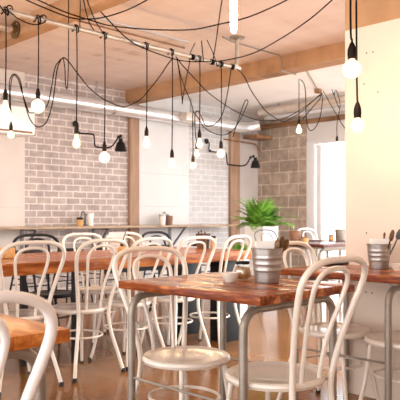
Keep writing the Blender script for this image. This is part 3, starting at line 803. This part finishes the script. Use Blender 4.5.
bucket('tan cutlery pot on the right part of the long table', q, .056, .066, .13, M['cutlery_wood'], 'pots on the long table', 'cutlery_pot', 'pot')
for i, (px, py, lab) in enumerate([(198.5, 231, 'dark wooden spoon leaning left in the cutlery pot'), (201, 229.5, 'dark wooden spoon standing tallest in the cutlery pot'), (205, 232, 'dark wooden fork standing in the middle of the cutlery pot'), (210, 234, 'dark wooden spoon leaning right in the cutlery pot')]):
    cutlery('wooden_spoon', lab, q + Vector((.012 * (i - 1.5), -.012 * (i - 1.5), .03)), P(px, py, depth(q.x, q.y)), .013, M['cutlery_wood'], 'cutlery standing in the buckets')
jr2 = thing('sauce_bottle', 'small amber jar right of the cutlery pot', 'jar', on_px(213.5, 3.95), 0, 'jars on the long table')
obj('body', LA([(0, 0), (.026, 0), (.028, .01), (.028, .08), (.02, .09), (0, .09)], 16), M['amber'], jr2)
obj('lid', LA([(0, .09), (.022, .09), (.022, .112), (0, .112)], 12), M['black'], jr2)
tag(obj('mustard_box', BX(-.07, .07, -.05, .05, 0, .07, bev=.006), M['amber'], loc=on_px(2.5, 4.05)), 'yellow packet on the long table at the left edge', 'packet')
# far tables
bucket('rusty brown pot with cutlery on the backlit maroon table', (5.575, 4.13, TZ + .0005), .055, .066, .13, M['terracotta'], None, 'cutlery_pot', 'pot')
cutlery('table_knife', 'pale knife leaning right in the rusty pot', (5.58, 4.12, TZ + .03), P(298, 222, 6.82), .012, M['steel'], 'cutlery standing in the buckets')
cutlery('dessert_spoon', 'steel spoon standing in the rusty pot', (5.57, 4.135, TZ + .03), P(293.5, 226, 6.82), .016, M['steel'], 'cutlery standing in the buckets')
pot('sauce_bottle', 'small amber jar beside the rusty pot on the backlit maroon table', 'jar', (5.60, 4.02, TZ + .0005), .034, .055, M['amber'], .012, M['terracotta'])
bucket('grey steel bucket on the farthest table before the glass door', (6.60, 4.225, TZ + .0005), .055, .066, .13, M['galv'], GB)
napkins('bluish napkins in the bucket before the glass door', (6.60, 4.225, TZ + .008), .09, .05, .165, -PI / 4)
cutlery('table_knife', 'steel knife leaning left in the bucket before the glass door', (6.59, 4.235, TZ + .03), P(334, 225.5, 7.64), .012, M['steel'], 'cutlery standing in the buckets')
pot('sauce_bottle', 'small amber jar on the farthest table left of the bucket', 'jar', (6.53, 4.31, TZ + .0005), .03, .05, M['amber'], .014, M['terracotta'])

# ------------------------------------------------------------------ plants
def fern_mesh(n, rad, hgt, seed, droop=.5, leaf=.05):
    rnd = random.Random(seed)
    b = BM()
    for i in range(n):
        a = 2 * PI * i / n + rnd.uniform(-.25, .25)
        el = rnd.uniform(.35, 1.35)
        L = rad * rnd.uniform(.75, 1.15)
        d = Vector((math.cos(a) * math.cos(el), math.sin(a) * math.cos(el), math.sin(el)))
        p = Vector((rnd.uniform(-.05, .05), rnd.uniform(-.05, .05), 0))
        pts = []
        K = 12
        for k in range(K + 1):
            pts.append(p.copy())
            p = p + d * (L / K)
            d = (d + Vector((0, 0, -droop * 1.6 / K * (1 + k / K)))).normalized()
        tube(b, pts, [.004 * (1 - .7 * k / K) for k in range(K + 1)], 4)
        for k in range(1, K + 1):
            t = (pts[k] - pts[k - 1]).normalized()
            side = t.cross(Vector((0, 0, 1)))
            if side.length < .05: side = Vector((1, 0, 0))
            side.normalize()
            w = leaf * math.sin(PI * (.12 + .85 * k / (K + 1))) * rnd.uniform(.8, 1.2)
            for sgn in (-1, 1):
                for h in (0, .5):
                    base = pts[k - 1].lerp(pts[k], h)
                    tip = base + side * sgn * w * 1.7 + t * w * .7 + Vector((0, 0, rnd.uniform(-.35, .15) * w))
                    mid = base.lerp(tip, .45)
                    up = Vector((0, 0, .006))
                    v = [b.verts.new(base), b.verts.new(mid + t * w * .28 + up), b.verts.new(tip), b.verts.new(mid - t * w * .28 + up)]
                    b.faces.new(v)
    return b
plc = Vector((6.06 + .15, 4.97 + .15, 0))
t = thing('potted_fern', 'lush green fern in a tall square white planter in the corner', 'potted plant', plc)
PH = .925
b = BM()
s0, s1 = .135, .148
for (z0, z1, a0, a1) in ((0, PH, s0, s1),):
    vs = [[b.verts.new((sx * a, sy * a, z)) for sx, sy in ((-1, -1), (1, -1), (1, 1), (-1, 1))] for a, z in ((a0, z0), (a1, z1), (a1 - .018, z1), (a1 - .02, z1 - .07))]
    for A, B_ in zip(vs, vs[1:]):
        for j in range(4): b.faces.new((A[j], A[(j + 1) % 4], B_[(j + 1) % 4], B_[j]))
    b.faces.new(vs[0])
obj('planter', b, M['planter'], t, smooth=20)
obj('soil', BX(-.13, .13, -.13, .13, PH - .08, PH - .05), M['soil'], t)
o = obj('foliage', fern_mesh(54, .47, .3, 3, .62, .05), M['leaf'], t, smooth=0); o.location = (0, 0, PH - .05)
q = P(237, 300, 6.6)
t = thing('potted_shrub', 'small green plant seen through the hoop of the right end chair', 'potted plant', (5.0 + .0, 4.42, 0))
obj('pot', LA([(0, 0), (.08, 0), (.10, .64), (.105, .66), (.09, .66), (.085, .62), (0, .62)], 24), M['planter'], t)
o = obj('foliage', fern_mesh(20, .14, .2, 5, .35, .03), M['leaf'], t, smooth=0); o.location = (0, 0, .64)

# ------------------------------------------------------------------ light, sky, camera
w = bpy.data.worlds.new('World'); S.world = w; w.use_nodes = True
nt = w.node_tree; bg = nt.nodes['Background']
tc = node(nt, 'ShaderNodeTexCoord')
dp = node(nt, 'ShaderNodeVectorMath', operation='DOT_PRODUCT')
dp.inputs[1].default_value = Vector((.62, -.76, .18)).normalized()  # sky made brighter on this side, added to light the left wall
nt.links.new(tc.outputs['Generated'], dp.inputs[0])
mr = node(nt, 'ShaderNodeMapRange'); mr.interpolation_type = 'SMOOTHSTEP'
mr.inputs['From Min'].default_value = -.1; mr.inputs['From Max'].default_value = 1.0
mr.inputs['To Min'].default_value = 4.2; mr.inputs['To Max'].default_value = 6.4
nt.links.new(dp.outputs['Value'], mr.inputs['Value'])
nt.links.new(mr.outputs['Result'], bg.inputs['Strength'])
bg.inputs['Color'].default_value = (.96, .98, 1.0, 1)

cam = bpy.data.cameras.new('camera'); co = bpy.data.objects.new('camera', cam); COL.objects.link(co)
co.location = (0, 0, H); co.rotation_euler = (PI / 2, 0, -PI / 4)
cam.sensor_fit = 'HORIZONTAL'; cam.sensor_width = 36; cam.lens = 36 * F / 400
cam.shift_y = (HZ - 200) / 400
cam.dof.use_dof = True; cam.dof.focus_distance = 2.7; cam.dof.aperture_fstop = 13
cam.clip_start = .05; cam.clip_end = 100
S.camera = co
vs = S.view_settings
vs.view_transform = 'Standard'; vs.look = 'None'; vs.gamma = 1; vs.use_curve_mapping = False
vs.exposure = 0.25
S.cycles.use_denoising = True
S.cycles.max_bounces = 8
S.cycles.sample_clamp_indirect = 6
